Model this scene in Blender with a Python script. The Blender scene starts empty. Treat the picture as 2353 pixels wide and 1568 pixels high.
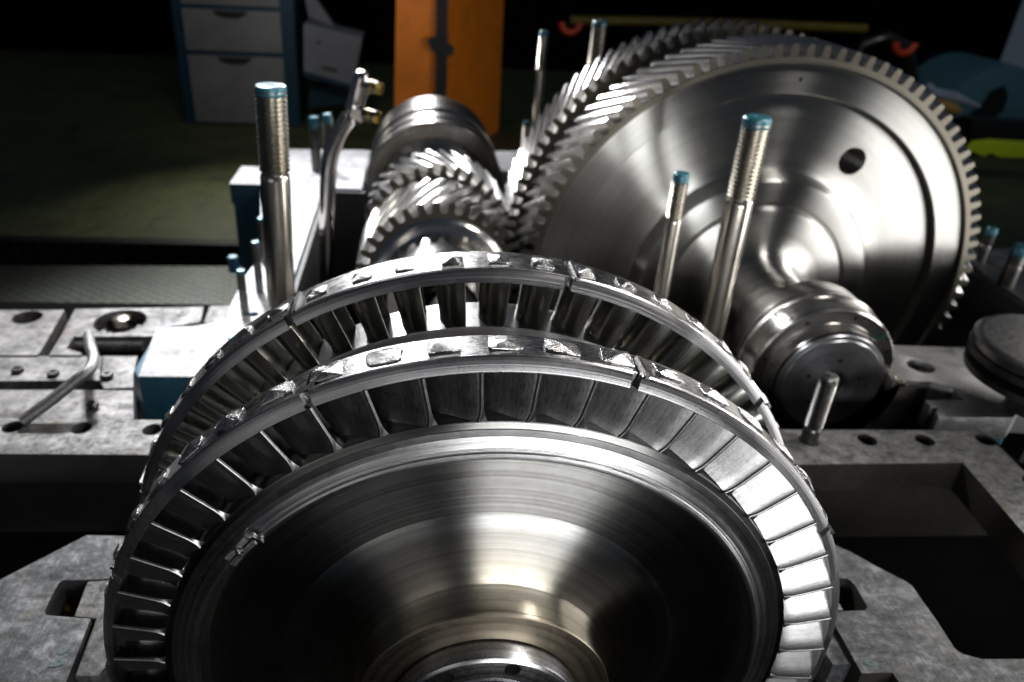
import bpy, bmesh, math, random
from mathutils import Vector, Matrix
PI = math.pi
rnd = random.Random(7)
sc = bpy.context.scene
COL = sc.collection

# ------------------------------------------------------------------ camera model (solved from the photograph)
CAM = Vector((-0.20753, -1.39780, 1.88446))
YAW, PITCH, ROLL = 0.08965, 0.508667, 0.0541405
FPX, PX, PY = 1730.26, 1081.9, 762.8          # in a 2353 x 1568 picture
_f = Vector((math.sin(YAW)*math.cos(PITCH), math.cos(YAW)*math.cos(PITCH), -math.sin(PITCH)))
_r0 = Vector((math.cos(YAW), -math.sin(YAW), 0)); _u0 = _r0.cross(_f)
CR = math.cos(ROLL)*_r0 + math.sin(ROLL)*_u0
CU = -math.sin(ROLL)*_r0 + math.cos(ROLL)*_u0
CF = _f
def ray(u, v): return CR*((u-PX)/FPX) - CU*((v-PY)/FPX) + CF
def uz(u, v, z=0.0):
    d = ray(u, v); t = (z-CAM.z)/d.z; return CAM + d*t
def uy(u, v, y):
    d = ray(u, v); t = (y-CAM.y)/d.y; return CAM + d*t

# ------------------------------------------------------------------ materials
def new_mat(name):
    m = bpy.data.materials.new(name); m.use_nodes = True
    nt = m.node_tree; return m, nt, nt.nodes['Principled BSDF']
def ramp(nt, fac, stops):
    r = nt.nodes.new('ShaderNodeValToRGB'); e = r.color_ramp.elements
    while len(e) < len(stops): e.new(0.5)
    for i, (p, c) in enumerate(stops):
        e[i].position = p; e[i].color = (c[0], c[1], c[2], 1) if isinstance(c, tuple) else (c, c, c, 1)
    nt.links.new(fac, r.inputs['Fac']); return r.outputs['Color']
def noise(nt, vec, scale, detail=6, rough=0.6, dist=0.0):
    n = nt.nodes.new('ShaderNodeTexNoise'); n.inputs['Scale'].default_value = scale
    n.inputs['Detail'].default_value = detail; n.inputs['Roughness'].default_value = rough
    n.inputs['Distortion'].default_value = dist
    if vec: nt.links.new(vec, n.inputs['Vector'])
    return n.outputs['Fac']
def objcoord(nt): return nt.nodes.new('ShaderNodeTexCoord').outputs['Object']
def mapping(nt, vec, scale=(1,1,1), rot=(0,0,0)):
    m = nt.nodes.new('ShaderNodeMapping'); m.inputs['Scale'].default_value = scale; m.inputs['Rotation'].default_value = rot
    nt.links.new(vec, m.inputs['Vector']); return m.outputs['Vector']
def bump(nt, bsdf, h, strength, dist):
    b = nt.nodes.new('ShaderNodeBump'); b.inputs['Strength'].default_value = strength; b.inputs['Distance'].default_value = dist
    nt.links.new(h, b.inputs['Height']); nt.links.new(b.outputs['Normal'], bsdf.inputs['Normal'])
def math_n(nt, op, a, b=None):
    m = nt.nodes.new('ShaderNodeMath'); m.operation = op
    for i, x in enumerate((a, b)):
        if x is None: continue
        if isinstance(x, (int, float)): m.inputs[i].default_value = x
        else: nt.links.new(x, m.inputs[i])
    return m.outputs[0]
def polar(nt):
    """(radius, angle, y) of a part turned about its local Y axis -> vectors for turning marks"""
    s = nt.nodes.new('ShaderNodeSeparateXYZ'); nt.links.new(objcoord(nt), s.inputs[0])
    r = math_n(nt, 'SQRT', math_n(nt, 'ADD', math_n(nt, 'MULTIPLY', s.outputs[0], s.outputs[0]), math_n(nt, 'MULTIPLY', s.outputs[2], s.outputs[2])))
    return r, s.outputs[1], s
def turned(name, col=(0.55, 0.54, 0.52), rough=(0.22, 0.36), aniso=0.75, lines=90.0, stain=None, blotch=3.0, bstr=0.25, warm=None):
    m, nt, b = new_mat(name)
    r, y, s = polar(nt)
    c = nt.nodes.new('ShaderNodeCombineXYZ')
    nt.links.new(r, c.inputs[0]); nt.links.new(y, c.inputs[1])
    fine = noise(nt, c.outputs[0], lines, 4, 0.75)
    big = noise(nt, objcoord(nt), blotch, 6, 0.65)
    tiny = noise(nt, mapping(nt, objcoord(nt), (1, 1, 1)), 60, 5, 0.7)
    mixf = math_n(nt, 'ADD', math_n(nt, 'MULTIPLY', fine, 0.55), math_n(nt, 'MULTIPLY', big, 0.45))
    hi = col; lo = tuple(x*0.62 for x in col)
    if stain: lo = stain
    c1 = ramp(nt, mixf, [(0.34, lo), (0.66, hi)])
    if warm:
        mx = nt.nodes.new('ShaderNodeMix'); mx.data_type = 'RGBA'; mx.blend_type = 'MULTIPLY'
        nt.links.new(ramp(nt, math_n(nt, 'ADD', r, math_n(nt, 'MULTIPLY', big, 0.15)), [(warm[0], 1.0), (warm[1], 0.0)]), mx.inputs[0])
        nt.links.new(c1, mx.inputs[6]); mx.inputs[7].default_value = (*warm[2], 1); c1 = mx.outputs[2]
    nt.links.new(c1, b.inputs['Base Color'])
    mr = math_n(nt, 'ADD', math_n(nt, 'MULTIPLY', fine, 0.5), math_n(nt, 'MULTIPLY', tiny, 0.5))
    nt.links.new(ramp(nt, mr, [(0.3, rough[0]), (0.7, rough[1])]), b.inputs['Roughness'])
    b.inputs['Metallic'].default_value = 1.0
    b.inputs['Anisotropic'].default_value = aniso; b.inputs['Anisotropic Rotation'].default_value = 0.25
    t = nt.nodes.new('ShaderNodeTangent'); t.direction_type = 'RADIAL'; t.axis = 'Y'
    nt.links.new(t.outputs[0], b.inputs['Tangent'])
    bump(nt, b, fine, bstr, 0.0016)
    return m
def metal(name, col=(0.5, 0.49, 0.48), rough=(0.25, 0.5), scale=6.0, lo=0.55, bstr=0.25, bdist=0.002, stretch=(1,1,1), metallic=1.0, stain=None, aniso=0.0):
    m, nt, b = new_mat(name)
    v = mapping(nt, objcoord(nt), stretch)
    n1 = noise(nt, v, scale, 8, 0.65, 0.4); n2 = noise(nt, v, scale*9, 6, 0.7)
    n3 = noise(nt, mapping(nt, objcoord(nt), (stretch[0]*1.0, stretch[1]*9, stretch[2]*1.0), (0.2, 0.4, 0.7)), scale*5, 4, 0.7)
    mixf = math_n(nt, 'ADD', math_n(nt, 'MULTIPLY', n1, 0.5), math_n(nt, 'MULTIPLY', n2, 0.5))
    l = stain if stain else tuple(x*lo for x in col)
    nt.links.new(ramp(nt, mixf, [(0.36, l), (0.62, col)]), b.inputs['Base Color'])
    mr = math_n(nt, 'ADD', math_n(nt, 'MULTIPLY', n1, 0.5), math_n(nt, 'MULTIPLY', n3, 0.5))
    nt.links.new(ramp(nt, mr, [(0.35, rough[0]), (0.65, rough[1])]), b.inputs['Roughness'])
    b.inputs['Metallic'].default_value = metallic
    b.inputs['Anisotropic'].default_value = aniso
    bump(nt, b, math_n(nt, 'ADD', n2, n3), bstr, bdist)
    return m
def paint(name, col, rough=0.45, scale=5.0, var=0.25, bstr=0.15, metallic=0.0, coat=0.0):
    m, nt, b = new_mat(name)
    n = noise(nt, objcoord(nt), scale, 7, 0.65, 0.5); n2 = noise(nt, objcoord(nt), scale*12, 5, 0.7)
    f = math_n(nt, 'ADD', math_n(nt, 'MULTIPLY', n, 0.6), math_n(nt, 'MULTIPLY', n2, 0.4))
    nt.links.new(ramp(nt, f, [(0.35, tuple(x*(1-var) for x in col)), (0.62, col)]), b.inputs['Base Color'])
    nt.links.new(ramp(nt, n2, [(0.3, max(0.05, rough-0.08)), (0.7, min(1, rough+0.1))]), b.inputs['Roughness'])
    b.inputs['Metallic'].default_value = metallic
    b.inputs['Coat Weight'].default_value = coat
    bump(nt, b, n2, bstr, 0.002)
    return m
M = {}
M['wheel'] = turned('turned_wheel_steel', (0.44, 0.432, 0.415), (0.30, 0.38), 1.0, 95, stain=(0.20, 0.19, 0.175), bstr=0.3, warm=(0.40, 0.60, (1.0, 0.91, 0.74)))
M['hub'] = turned('hub_tan_steel', (0.36, 0.31, 0.235), (0.30, 0.45), 0.6, 70, stain=(0.22, 0.18, 0.13))
M['flange'] = turned('coupling_steel', (0.36, 0.355, 0.36), (0.2, 0.34), 0.5, 60)
M['rim'] = turned('grooved_rim_steel', (0.55, 0.54, 0.53), (0.24, 0.42), 0.6, 160, stain=(0.16, 0.15, 0.15), bstr=0.6)
M['shroud'] = metal('shroud_steel', (0.46, 0.445, 0.44), (0.16, 0.38), 7, 0.45, 0.25, 0.0016)
M['lip'] = turned('shroud_lip_steel', (0.30, 0.29, 0.29), (0.24, 0.36), 0.55, 220, bstr=0.5)
M['tenon'] = metal('peened_tenon_steel', (0.48, 0.465, 0.455), (0.14, 0.32), 12, 0.5, 0.5, 0.002)
M['blade'] = metal('blade_steel', (0.23, 0.225, 0.22), (0.28, 0.44), 7, 0.68, 0.25, 0.0012)
M['blade2'] = metal('rear_blade_steel', (0.26, 0.255, 0.23), (0.20, 0.28), 5, 0.85, 0.2, 0.0012)
M['gearface'] = turned('gear_face_steel', (0.42, 0.41, 0.385), (0.26, 0.34), 1.0, 18, stain=(0.30, 0.29, 0.27), blotch=1.6, bstr=0.05)
M['gearrim'] = turned('gear_rim_tan', (0.13, 0.118, 0.095), (0.3, 0.45), 0.3, 60)
M['tooth'] = metal('ground_tooth_steel', (0.60, 0.585, 0.57), (0.14, 0.24), 3, 0.9, 0.1, 0.0008)
M['shaft'] = turned('shaft_steel', (0.50, 0.475, 0.45), (0.18, 0.30), 0.5, 60)
M['plate_end'] = turned('end_plate_steel', (0.36, 0.36, 0.37), (0.26, 0.38), 0.5, 60)
M['cast'] = metal('machined_cast_iron', (0.26, 0.255, 0.25), (0.36, 0.55), 9, 0.45, 0.5, 0.004)
def scraped(name, dark, mid, light, rough, scale, metallic=0.5, rust=None, w=(0.40, 0.52, 0.66)):
    m, nt, b = new_mat(name); o = objcoord(nt)
    n1 = noise(nt, mapping(nt, o, (1, 1.5, 1)), scale*1.7, 9, 0.74, 0.25)
    n2 = noise(nt, mapping(nt, o, (1.0, 1.0, 1.0), (0, 0, 0.7)), scale*6, 7, 0.75, 0.3)
    scr = noise(nt, mapping(nt, o, (30, 2.0, 1.0), (0, 0, 0.5)), 3.0, 5, 0.8)
    f = math_n(nt, 'ADD', math_n(nt, 'ADD', math_n(nt, 'MULTIPLY', n1, 0.55), math_n(nt, 'MULTIPLY', n2, 0.30)), math_n(nt, 'MULTIPLY', scr, 0.15))
    c = ramp(nt, f, [(w[0], dark), (w[1], mid), (w[2], light)])
    if rust:
        n3 = noise(nt, o, scale*0.45, 7, 0.7, 0.8); mx = nt.nodes.new('ShaderNodeMix'); mx.data_type = 'RGBA'
        nt.links.new(ramp(nt, n3, [(0.56, 0.0), (0.68, 0.75)]), mx.inputs[0]); nt.links.new(c, mx.inputs[6]); mx.inputs[7].default_value = (*rust, 1); c = mx.outputs[2]
    nt.links.new(c, b.inputs['Base Color'])
    nt.links.new(ramp(nt, f, [(0.38, rough[1]), (0.62, rough[0])]), b.inputs['Roughness'])
    b.inputs['Metallic'].default_value = metallic
    bump(nt, b, math_n(nt, 'ADD', n2, scr), 0.5, 0.004); return m
M['frame'] = scraped('scraped_frame_iron', (0.016, 0.015, 0.014), (0.065, 0.063, 0.061), (0.125, 0.122, 0.12), (0.48, 0.75), 8, 0.3, (0.06, 0.042, 0.025), (0.42, 0.50, 0.60))
M['plateiron'] = scraped('dark_plate_iron', (0.008, 0.008, 0.007), (0.032, 0.033, 0.035), (0.10, 0.10, 0.108), (0.50, 0.78), 7, 0.3, (0.05, 0.035, 0.015), (0.42, 0.51, 0.62))
M['oldplate'] = scraped('oily_bed_iron', (0.010, 0.009, 0.009), (0.060, 0.055, 0.055), (0.11, 0.10, 0.10), (0.45, 0.75), 5, 0.3, (0.045, 0.025, 0.018), (0.42, 0.50, 0.62))
M['jointface'] = scraped('scraped_joint_face', (0.09, 0.085, 0.085), (0.22, 0.215, 0.22), (0.36, 0.355, 0.37), (0.55, 0.85), 3.0, 0.0, None, (0.36, 0.46, 0.62))
M['jointface'].node_tree.nodes['Principled BSDF'].inputs['Specular IOR Level'].default_value = 0.3
M['stud'] = metal('stud_steel', (0.50, 0.46, 0.40), (0.20, 0.27), 3, 0.9, 0.02, 0.0005, stretch=(1, 1, 3))
M['thread'] = metal('thread_steel', (0.42, 0.385, 0.32), (0.22, 0.32), 8, 0.8, 0.03, 0.0005)
M['blackstud'] = metal('blackened_stud', (0.13, 0.125, 0.12), (0.25, 0.42), 14, 0.5, 0.2, 0.001)
M['chrome'] = metal('pipe_steel', (0.62, 0.58, 0.56), (0.08, 0.18), 5, 0.8, 0.05, 0.001)
M['teal'] = paint('teal_marking_paint', (0.02, 0.12, 0.16), 0.3, 30, 0.5, 0.3, 0.2)
M['blue'] = paint('blue_machine_enamel', (0.010, 0.062, 0.10), 0.42, 5, 0.35, 0.2)
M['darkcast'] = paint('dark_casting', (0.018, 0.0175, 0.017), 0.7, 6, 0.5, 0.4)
M['pitwall'] = paint('dark_pit_wall', (0.018, 0.016, 0.013), 0.7, 3, 0.6, 0.4, 0.0)  # near-black wall colour, also used on vertical plate sides
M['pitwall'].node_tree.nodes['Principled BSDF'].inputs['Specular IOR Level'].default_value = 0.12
M['brass'] = metal('brass_nozzle', (0.55, 0.38, 0.08), (0.2, 0.35), 14, 0.7)
M['copper'] = metal('copper_tint', (0.16, 0.085, 0.05), (0.3, 0.45), 14, 0.6)
M['orange'] = paint('orange_column_paint', (0.95, 0.25, 0.012), 0.45, 2.2, 0.3, 0.2)
M['cream'] = paint('cream_drawer_paint', (0.24, 0.235, 0.23), 0.5, 2, 0.3, 0.1)
M['cabblue'] = paint('cabinet_blue_paint', (0.012, 0.05, 0.085), 0.5, 2, 0.2)
M['black'] = paint('black_paint', (0.012, 0.012, 0.013), 0.6, 3, 0.3)
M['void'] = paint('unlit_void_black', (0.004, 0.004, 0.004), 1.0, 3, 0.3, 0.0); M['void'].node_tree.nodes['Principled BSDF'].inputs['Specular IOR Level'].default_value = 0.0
M['white'] = paint('white_carton', (0.26, 0.27, 0.29), 0.6, 2, 0.2)
M['yellow'] = paint('yellow_rail_paint', (0.20, 0.15, 0.015), 0.5, 3, 0.4)
M['red'] = paint('red_orange_clamp', (0.6, 0.06, 0.015), 0.4, 5, 0.3)
M['tank'] = paint('blue_grey_tank_paint', (0.13, 0.30, 0.37), 0.45, 1.5, 0.2)
M['lime'] = paint('lime_cloth', (0.75, 0.95, 0.02), 0.8, 20, 0.2)
M['pale'] = paint('pale_blue_rag', (0.35, 0.42, 0.52), 0.8, 8, 0.3)
M['tan'] = paint('tan_glove', (0.45, 0.28, 0.08), 0.8, 8, 0.3)
M['greenmark'] = paint('green_marker', (0.0, 0.025, 0.014), 0.5, 20, 0.3)
M['redmark'] = paint('red_marker', (0.4, 0.03, 0.02), 0.5, 20, 0.3)
M['capmetal'] = turned('oil_cap_steel', (0.15, 0.145, 0.14), (0.28, 0.42), 0.3, 40)

def floor_mat():
    m, nt, b = new_mat('green_workshop_floor')
    o = objcoord(nt); n = noise(nt, o, 1.6, 8, 0.7, 0.6); n2 = noise(nt, o, 14, 6, 0.7)
    f = math_n(nt, 'ADD', math_n(nt, 'MULTIPLY', n, 0.6), math_n(nt, 'MULTIPLY', n2, 0.4))
    nt.links.new(ramp(nt, f, [(0.36, (0.05, 0.052, 0.035)), (0.5, (0.10, 0.115, 0.045)), (0.66, (0.15, 0.18, 0.06))]), b.inputs['Base Color'])
    nt.links.new(ramp(nt, n2, [(0.3, 0.5), (0.7, 0.8)]), b.inputs['Roughness']); bump(nt, b, n2, 0.3, 0.01); return m
M['floor'] = floor_mat()
def grate_mat():
    m, nt, b = new_mat('ribbed_foot_plate')
    o = objcoord(nt); v = mapping(nt, o, (1, 1, 1), (0, 0, 0.6))
    vo = nt.nodes.new('ShaderNodeTexVoronoi'); vo.inputs['Scale'].default_value = 15; vo.inputs['Randomness'].default_value = 0.15; nt.links.new(v, vo.inputs['Vector'])
    n = noise(nt, o, 2, 7, 0.7)
    f = math_n(nt, 'ADD', math_n(nt, 'MULTIPLY', vo.outputs['Distance'], 0.9), math_n(nt, 'MULTIPLY', n, 0.5))
    nt.links.new(ramp(nt, f, [(0.35, (0.05, 0.05, 0.042)), (0.55, (0.022, 0.028, 0.012)), (0.75, (0.008, 0.008, 0.007))]), b.inputs['Base Color'])
    b.inputs['Roughness'].default_value = 0.6; b.inputs['Metallic'].default_value = 0.3
    bump(nt, b, vo.outputs['Distance'], 0.6, 0.01); return m
M['grate'] = grate_mat()

# ------------------------------------------------------------------ helpers
def link(name, me, mat=None, parent=None, loc=None, smooth=35):
    o = bpy.data.objects.new(name, me); COL.objects.link(o)
    if mat: me.materials.append(M[mat] if isinstance(mat, str) else mat)
    if parent: o.parent = parent
    if loc is not None: o.location = loc
    if smooth:
        me.polygons.foreach_set('use_smooth', [True]*len(me.polygons)); me.set_sharp_from_angle(angle=math.radians(smooth))
    return o
def mesh(verts, faces):
    me = bpy.data.meshes.new('m'); me.from_pydata(verts, [], faces); me.update()
    return me
def fixn(me):
    bm = bmesh.new(); bm.from_mesh(me); bmesh.ops.recalc_face_normals(bm, faces=bm.faces); bm.to_mesh(me); bm.free(); return me
def thing(name, label, cat, loc=(0,0,0), group=None, kind=None):
    o = bpy.data.objects.new(name, None); COL.objects.link(o); o.location = loc; o.empty_display_size = 0.1
    tag(o, label, cat, group, kind); return o
def tag(o, label, cat, group=None, kind=None):
    o['label'] = label; o['category'] = cat
    if group: o['group'] = group
    if kind: o['kind'] = kind
    return o
def lathe(profile, seg=160, close=False, a0=0.0, a1=2*PI, caps=False):
    """profile: list of (y, r); turned about Y. angle measured clockwise from +Z seen from -Y"""
    full = abs((a1-a0)-2*PI) < 1e-6; n = seg if full else seg+1
    vs = []; fs = []; L = len(profile)
    for i in range(n):
        a = a0+(a1-a0)*i/seg; s, c = math.sin(a), math.cos(a)
        for (y, r) in profile: vs.append((s*r, y, c*r))
    for i in range(seg):
        j = (i+1) % n if full else i+1
        for k in range(L if close else L-1):
            k2 = (k+1) % L
            fs.append((i*L+k, j*L+k, j*L+k2, i*L+k2))
    if caps and not full and close:
        fs.append(tuple(range(L))); fs.append(tuple((n-1)*L+k for k in reversed(range(L))))
    return fixn(mesh(vs, fs))
def disc_closed(profile, seg=160):
    p = [(profile[0][0], 0.0005)]+list(profile)+[(profile[-1][0], 0.0005)]
    return lathe(p, seg)
def cylz(r, z0, z1, seg=24, x=0, y=0):
    vs = []; fs = []
    for i in range(seg):
        a = 2*PI*i/seg; vs += [(x+r*math.cos(a), y+r*math.sin(a), z0), (x+r*math.cos(a), y+r*math.sin(a), z1)]
    for i in range(seg):
        j = (i+1) % seg; fs.append((2*i, 2*j, 2*j+1, 2*i+1))
    fs.append(tuple(2*i+1 for i in range(seg))); fs.append(tuple(2*i for i in reversed(range(seg))))
    return vs, fs
def lathez(profile, seg=28):
    """profile (z, r) about Z"""
    vs = []; fs = []; L = len(profile)
    for i in range(seg):
        a = 2*PI*i/seg
        for z, r in profile: vs.append((r*math.cos(a), r*math.sin(a), z))
    for i in range(seg):
        j = (i+1) % seg
        for k in range(L-1): fs.append((i*L+k, j*L+k, j*L+k+1, i*L+k+1))
    fs.append(tuple(i*L for i in reversed(range(seg)))); fs.append(tuple(i*L+L-1 for i in range(seg)))
    return fixn(mesh(vs, fs))
def box(sx, sy, sz, c=(0,0,0), bev=0.0, seg=2):
    bm = bmesh.new(); bmesh.ops.create_cube(bm, size=1.0)
    for v in bm.verts: v.co = Vector((v.co.x*sx+c[0], v.co.y*sy+c[1], v.co.z*sz+c[2]))
    if bev: bmesh.ops.bevel(bm, geom=bm.edges[:], offset=bev, segments=seg, profile=0.7, affect='EDGES')
    me = bpy.data.meshes.new('m'); bm.to_mesh(me); bm.free(); return me
def circle(cx, cy, r, n=28): return [(cx+r*math.cos(2*PI*i/n), cy+r*math.sin(2*PI*i/n)) for i in range(n)]
def plate(outer, holes=(), z=0.0, th=0.2, bev=0.006, rag=0.0):
    bm = bmesh.new(); edges = []
    for loop in [outer]+list(holes):
        vs = [bm.verts.new((p[0], p[1], z)) for p in loop]
        edges += [bm.edges.new((vs[i], vs[(i+1) % len(vs)])) for i in range(len(vs))]
    bmesh.ops.triangle_fill(bm, use_beauty=True, use_dissolve=True, edges=edges)
    for f in bm.faces:
        if f.normal.z < 0: f.normal_flip()
    top = bm.faces[:]
    r = bmesh.ops.extrude_face_region(bm, geom=top)
    newf = [g for g in r['geom'] if isinstance(g, bmesh.types.BMFace)]
    for v in {v for f in newf for v in f.verts}: v.co.z -= th
    bmesh.ops.recalc_face_normals(bm, faces=bm.faces)
    if bev:
        ed = [e for e in bm.edges if len(e.link_faces) == 2 and all(abs(v.co.z-z) < 1e-6 for v in e.verts) and e.calc_face_angle(0) > 1.0]
        bmesh.ops.bevel(bm, geom=ed, offset=bev, segments=2, profile=0.6, affect='EDGES', clamp_overlap=True)
    me = bpy.data.meshes.new('m'); bm.to_mesh(me); bm.free(); return me
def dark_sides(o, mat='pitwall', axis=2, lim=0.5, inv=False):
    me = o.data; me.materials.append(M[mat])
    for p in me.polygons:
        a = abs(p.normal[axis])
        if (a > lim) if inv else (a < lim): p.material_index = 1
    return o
def px_poly(pts, z=0.0): return [tuple(uz(u, v, z)[:2]) for u, v in pts]
def tube(path, r, seg=14, closed_ends=True):
    pts = [Vector(p) for p in path]; vs = []; fs = []; a = None
    for i, p in enumerate(pts):
        d = (pts[min(i+1, len(pts)-1)]-pts[max(i-1, 0)]).normalized()
        if a is None:
            a = d.cross(Vector((0.9, 0.3, 0.1)) if abs(d.x) < 0.8 else Vector((0, 0.3, 1))).normalized()
        a = (a-d*a.dot(d)).normalized(); b = d.cross(a)
        rr = r[i] if isinstance(r, (list, tuple)) else r
        for k in range(seg):
            t = 2*PI*k/seg; vs.append(tuple(p+a*math.cos(t)*rr+b*math.sin(t)*rr))
    for i in range(len(pts)-1):
        for k in range(seg):
            k2 = (k+1) % seg; fs.append((i*seg+k, i*seg+k2, (i+1)*seg+k2, (i+1)*seg+k))
    if closed_ends:
        fs.append(tuple(range(seg))); fs.append(tuple((len(pts)-1)*seg+k for k in reversed(range(seg))))
    return fixn(mesh(vs, fs))
def smoothpath(pts, n=6):
    out = []; P = [Vector(p) for p in pts]; P = [P[0]*2-P[1]]+P+[P[-1]*2-P[-2]]
    for i in range(1, len(P)-2):
        for k in range(n):
            t = k/n; a, b, c, d = P[i-1], P[i], P[i+1], P[i+2]
            out.append(0.5*((2*b)+(c-a)*t+(2*a-5*b+4*c-d)*t*t+(3*b-a-3*c+d)*t**3))
    out.append(P[-2]); return out
def join_data(parts):
    vs = []; fs = []
    for v, f in parts:
        o = len(vs); vs += list(v); fs += [tuple(i+o for i in x) for x in f]
    return mesh(vs, fs)
def boolean(obj, cutters):
    for me in cutters:
        c = bpy.data.objects.new('cut', me); COL.objects.link(c)
        c.location = obj.matrix_world.translation if not obj.parent else obj.parent.location + obj.location
        mod = obj.modifiers.new('b', 'BOOLEAN'); mod.operation = 'DIFFERENCE'; mod.object = c; mod.solver = 'EXACT'
        bpy.context.view_layer.update()
        dg = bpy.context.evaluated_depsgraph_get(); ev = bpy.data.meshes.new_from_object(obj.evaluated_get(dg))
        obj.modifiers.clear(); obj.data = ev; bpy.data.objects.remove(c)
    obj.data.set_sharp_from_angle(angle=math.radians(32))
def holes_y(spots, r, y0, y1, seg=20):
    """cylinders along Y at (x, z) spots, one mesh"""
    parts = []
    for x, z in spots:
        vs = []; fs = []
        for i in range(seg):
            a = 2*PI*i/seg; vs += [(x+r*math.cos(a), y0, z+r*math.sin(a)), (x+r*math.cos(a), y1, z+r*math.sin(a))]
        for i in range(seg):
            j = (i+1) % seg; fs.append((2*i, 2*j, 2*j+1, 2*i+1))
        fs.append(tuple(2*i+1 for i in range(seg))); fs.append(tuple(2*i for i in reversed(range(seg))))
        parts.append((vs, fs))
    return fixn(join_data(parts))
R_ = math.radians

# ================================================================== TURBINE ROTOR
rotor = thing('turbine_rotor', 'large steel turbine rotor with two rings of blades filling the foreground', 'turbine rotor')
def blade_mesh(r0, r1, half, bulge, thick, edge, n=12, rot=0.0, flare=0.02, line=None):
    """crescent section, apex towards -angle; swept radially; LE at y=0, TE at y=2*half"""
    sect = []
    up = []; lo = []
    nose = [(-0.5*edge*math.sin(PI*j/6), 0.5*edge*math.cos(PI*j/6)) for j in range(1, 6)]
    for i in range(n+1 if not line else 0):
        a = PI*i/n
        y = half*(1-math.cos(a)); s = -bulge*math.sin(a)
        t = edge+(thick-edge)*math.sin(a)
        # normal of the mean line
        dy = half*math.sin(a)+1e-5; ds = -bulge*math.cos(a); L = math.hypot(dy, ds); ny, ns = -ds/L, dy/L
        up.append((y+ny*t/2, s+ns*t/2)); lo.append((y-ny*t/2, s-ns*t/2))
    if line:
        n = len(line)-1
        for i, (y, s_) in enumerate(line):
            p0, p1 = line[max(i-1, 0)], line[min(i+1, n)]; dy, ds = p1[0]-p0[0], p1[1]-p0[1]; L = math.hypot(dy, ds); ny, ns = -ds/L, dy/L
            t = edge+(thick-edge)*math.sin(PI*min(1, i/n*1.1))
            if i == 0: ny, ns = 0.0, 1.0
            up.append((y+ny*t/2, s_+ns*t/2)); lo.append((y-ny*t/2, s_-ns*t/2))
    sect = up+lo[::-1]+[(y, -s) for y, s in nose][::1]
    vs = []; fs = []; L = len(sect)
    rs = [r0-0.004, r0+0.006, r0+0.016, r0+0.034, (r0+r1)/2, r1]
    for ri, r in enumerate(rs):
        ex = [flare, flare*0.55, flare*0.22, 0.0, 0, 0][ri]
        for k, (y, s) in enumerate(sect):
            a = s
            sgn = 1 if k <= n else -1
            vs.append((math.sin(a)*r + sgn*ex*0.5*r, y+(0.0 if 0 < y < 2*half else 0), math.cos(a)*r))
    for i in range(len(rs)-1):
        for k in range(L):
            k2 = (k+1) % L; fs.append((i*L+k, i*L+k2, (i+1)*L+k2, (i+1)*L+k))
    fs.append(tuple(range(L))); fs.append(tuple((len(rs)-1)*L+k for k in reversed(range(L))))
    return fixn(mesh(vs, fs))
def tenon_mesh(w, d, h, R):
    """peened tenon head: bulging rectangle with an off-centre ridge"""
    vs = []; n = 28; g = rnd
    px_, py_ = g.uniform(-.18, .18)*w, g.uniform(-.2, .2)*d
    loop0 = []; ph = g.uniform(0, 6)
    for i in range(n):
        a = 2*PI*i/n; c, s = math.cos(a), math.sin(a); e = 0.42
        x = math.copysign(abs(c)**e, c)*w/2; y = math.copysign(abs(s)**e, s)*d/2
        k = 1+0.05*math.sin(3*a+ph)+0.04*math.sin(7*a+2*ph)
        loop0.append((x*k, y*k))
    rings = [(0.93, -0.004), (1.0, h*0.38), (0.97, h*0.52)]
    for sc_, z in rings:
        for x, y in loop0: vs.append((x*sc_, y*sc_, z))
    # facetted cap : four creased planes
    mid = []
    for x, y in loop0: vs.append((px_+(x-px_)*0.5, py_+(y-py_)*0.5, h*0.80+g.uniform(-.0008, .0008)))
    vs.append((px_, py_, h*1.05))
    fs = []
    for k in range(3):
        for i in range(n):
            j = (i+1) % n; fs.append((k*n+i, k*n+j, (k+1)*n+j, (k+1)*n+i))
    for i in range(n):
        j = (i+1) % n; fs.append((3*n+i, 3*n+j, 4*n))
    # shear cap so one side is flatter
    kx, ky = g.uniform(-.09, .09), g.uniform(-.09, .09)
    vs = [(x, y, z+(kx*x+ky*y if z > 0 else 0)) for x, y, z in vs]
    # pinch corners into a pyramid: raise along diagonals
    out = []
    for x, y, z in vs:
        if z > h*0.6: z -= 0.25*h*(abs(abs(x-px_)/(w/2)-abs(y-py_)/(d/2)))
        out.append((x, y, R+z-(x*x)/(2*R)))
    return fixn(mesh(out, fs))
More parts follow.
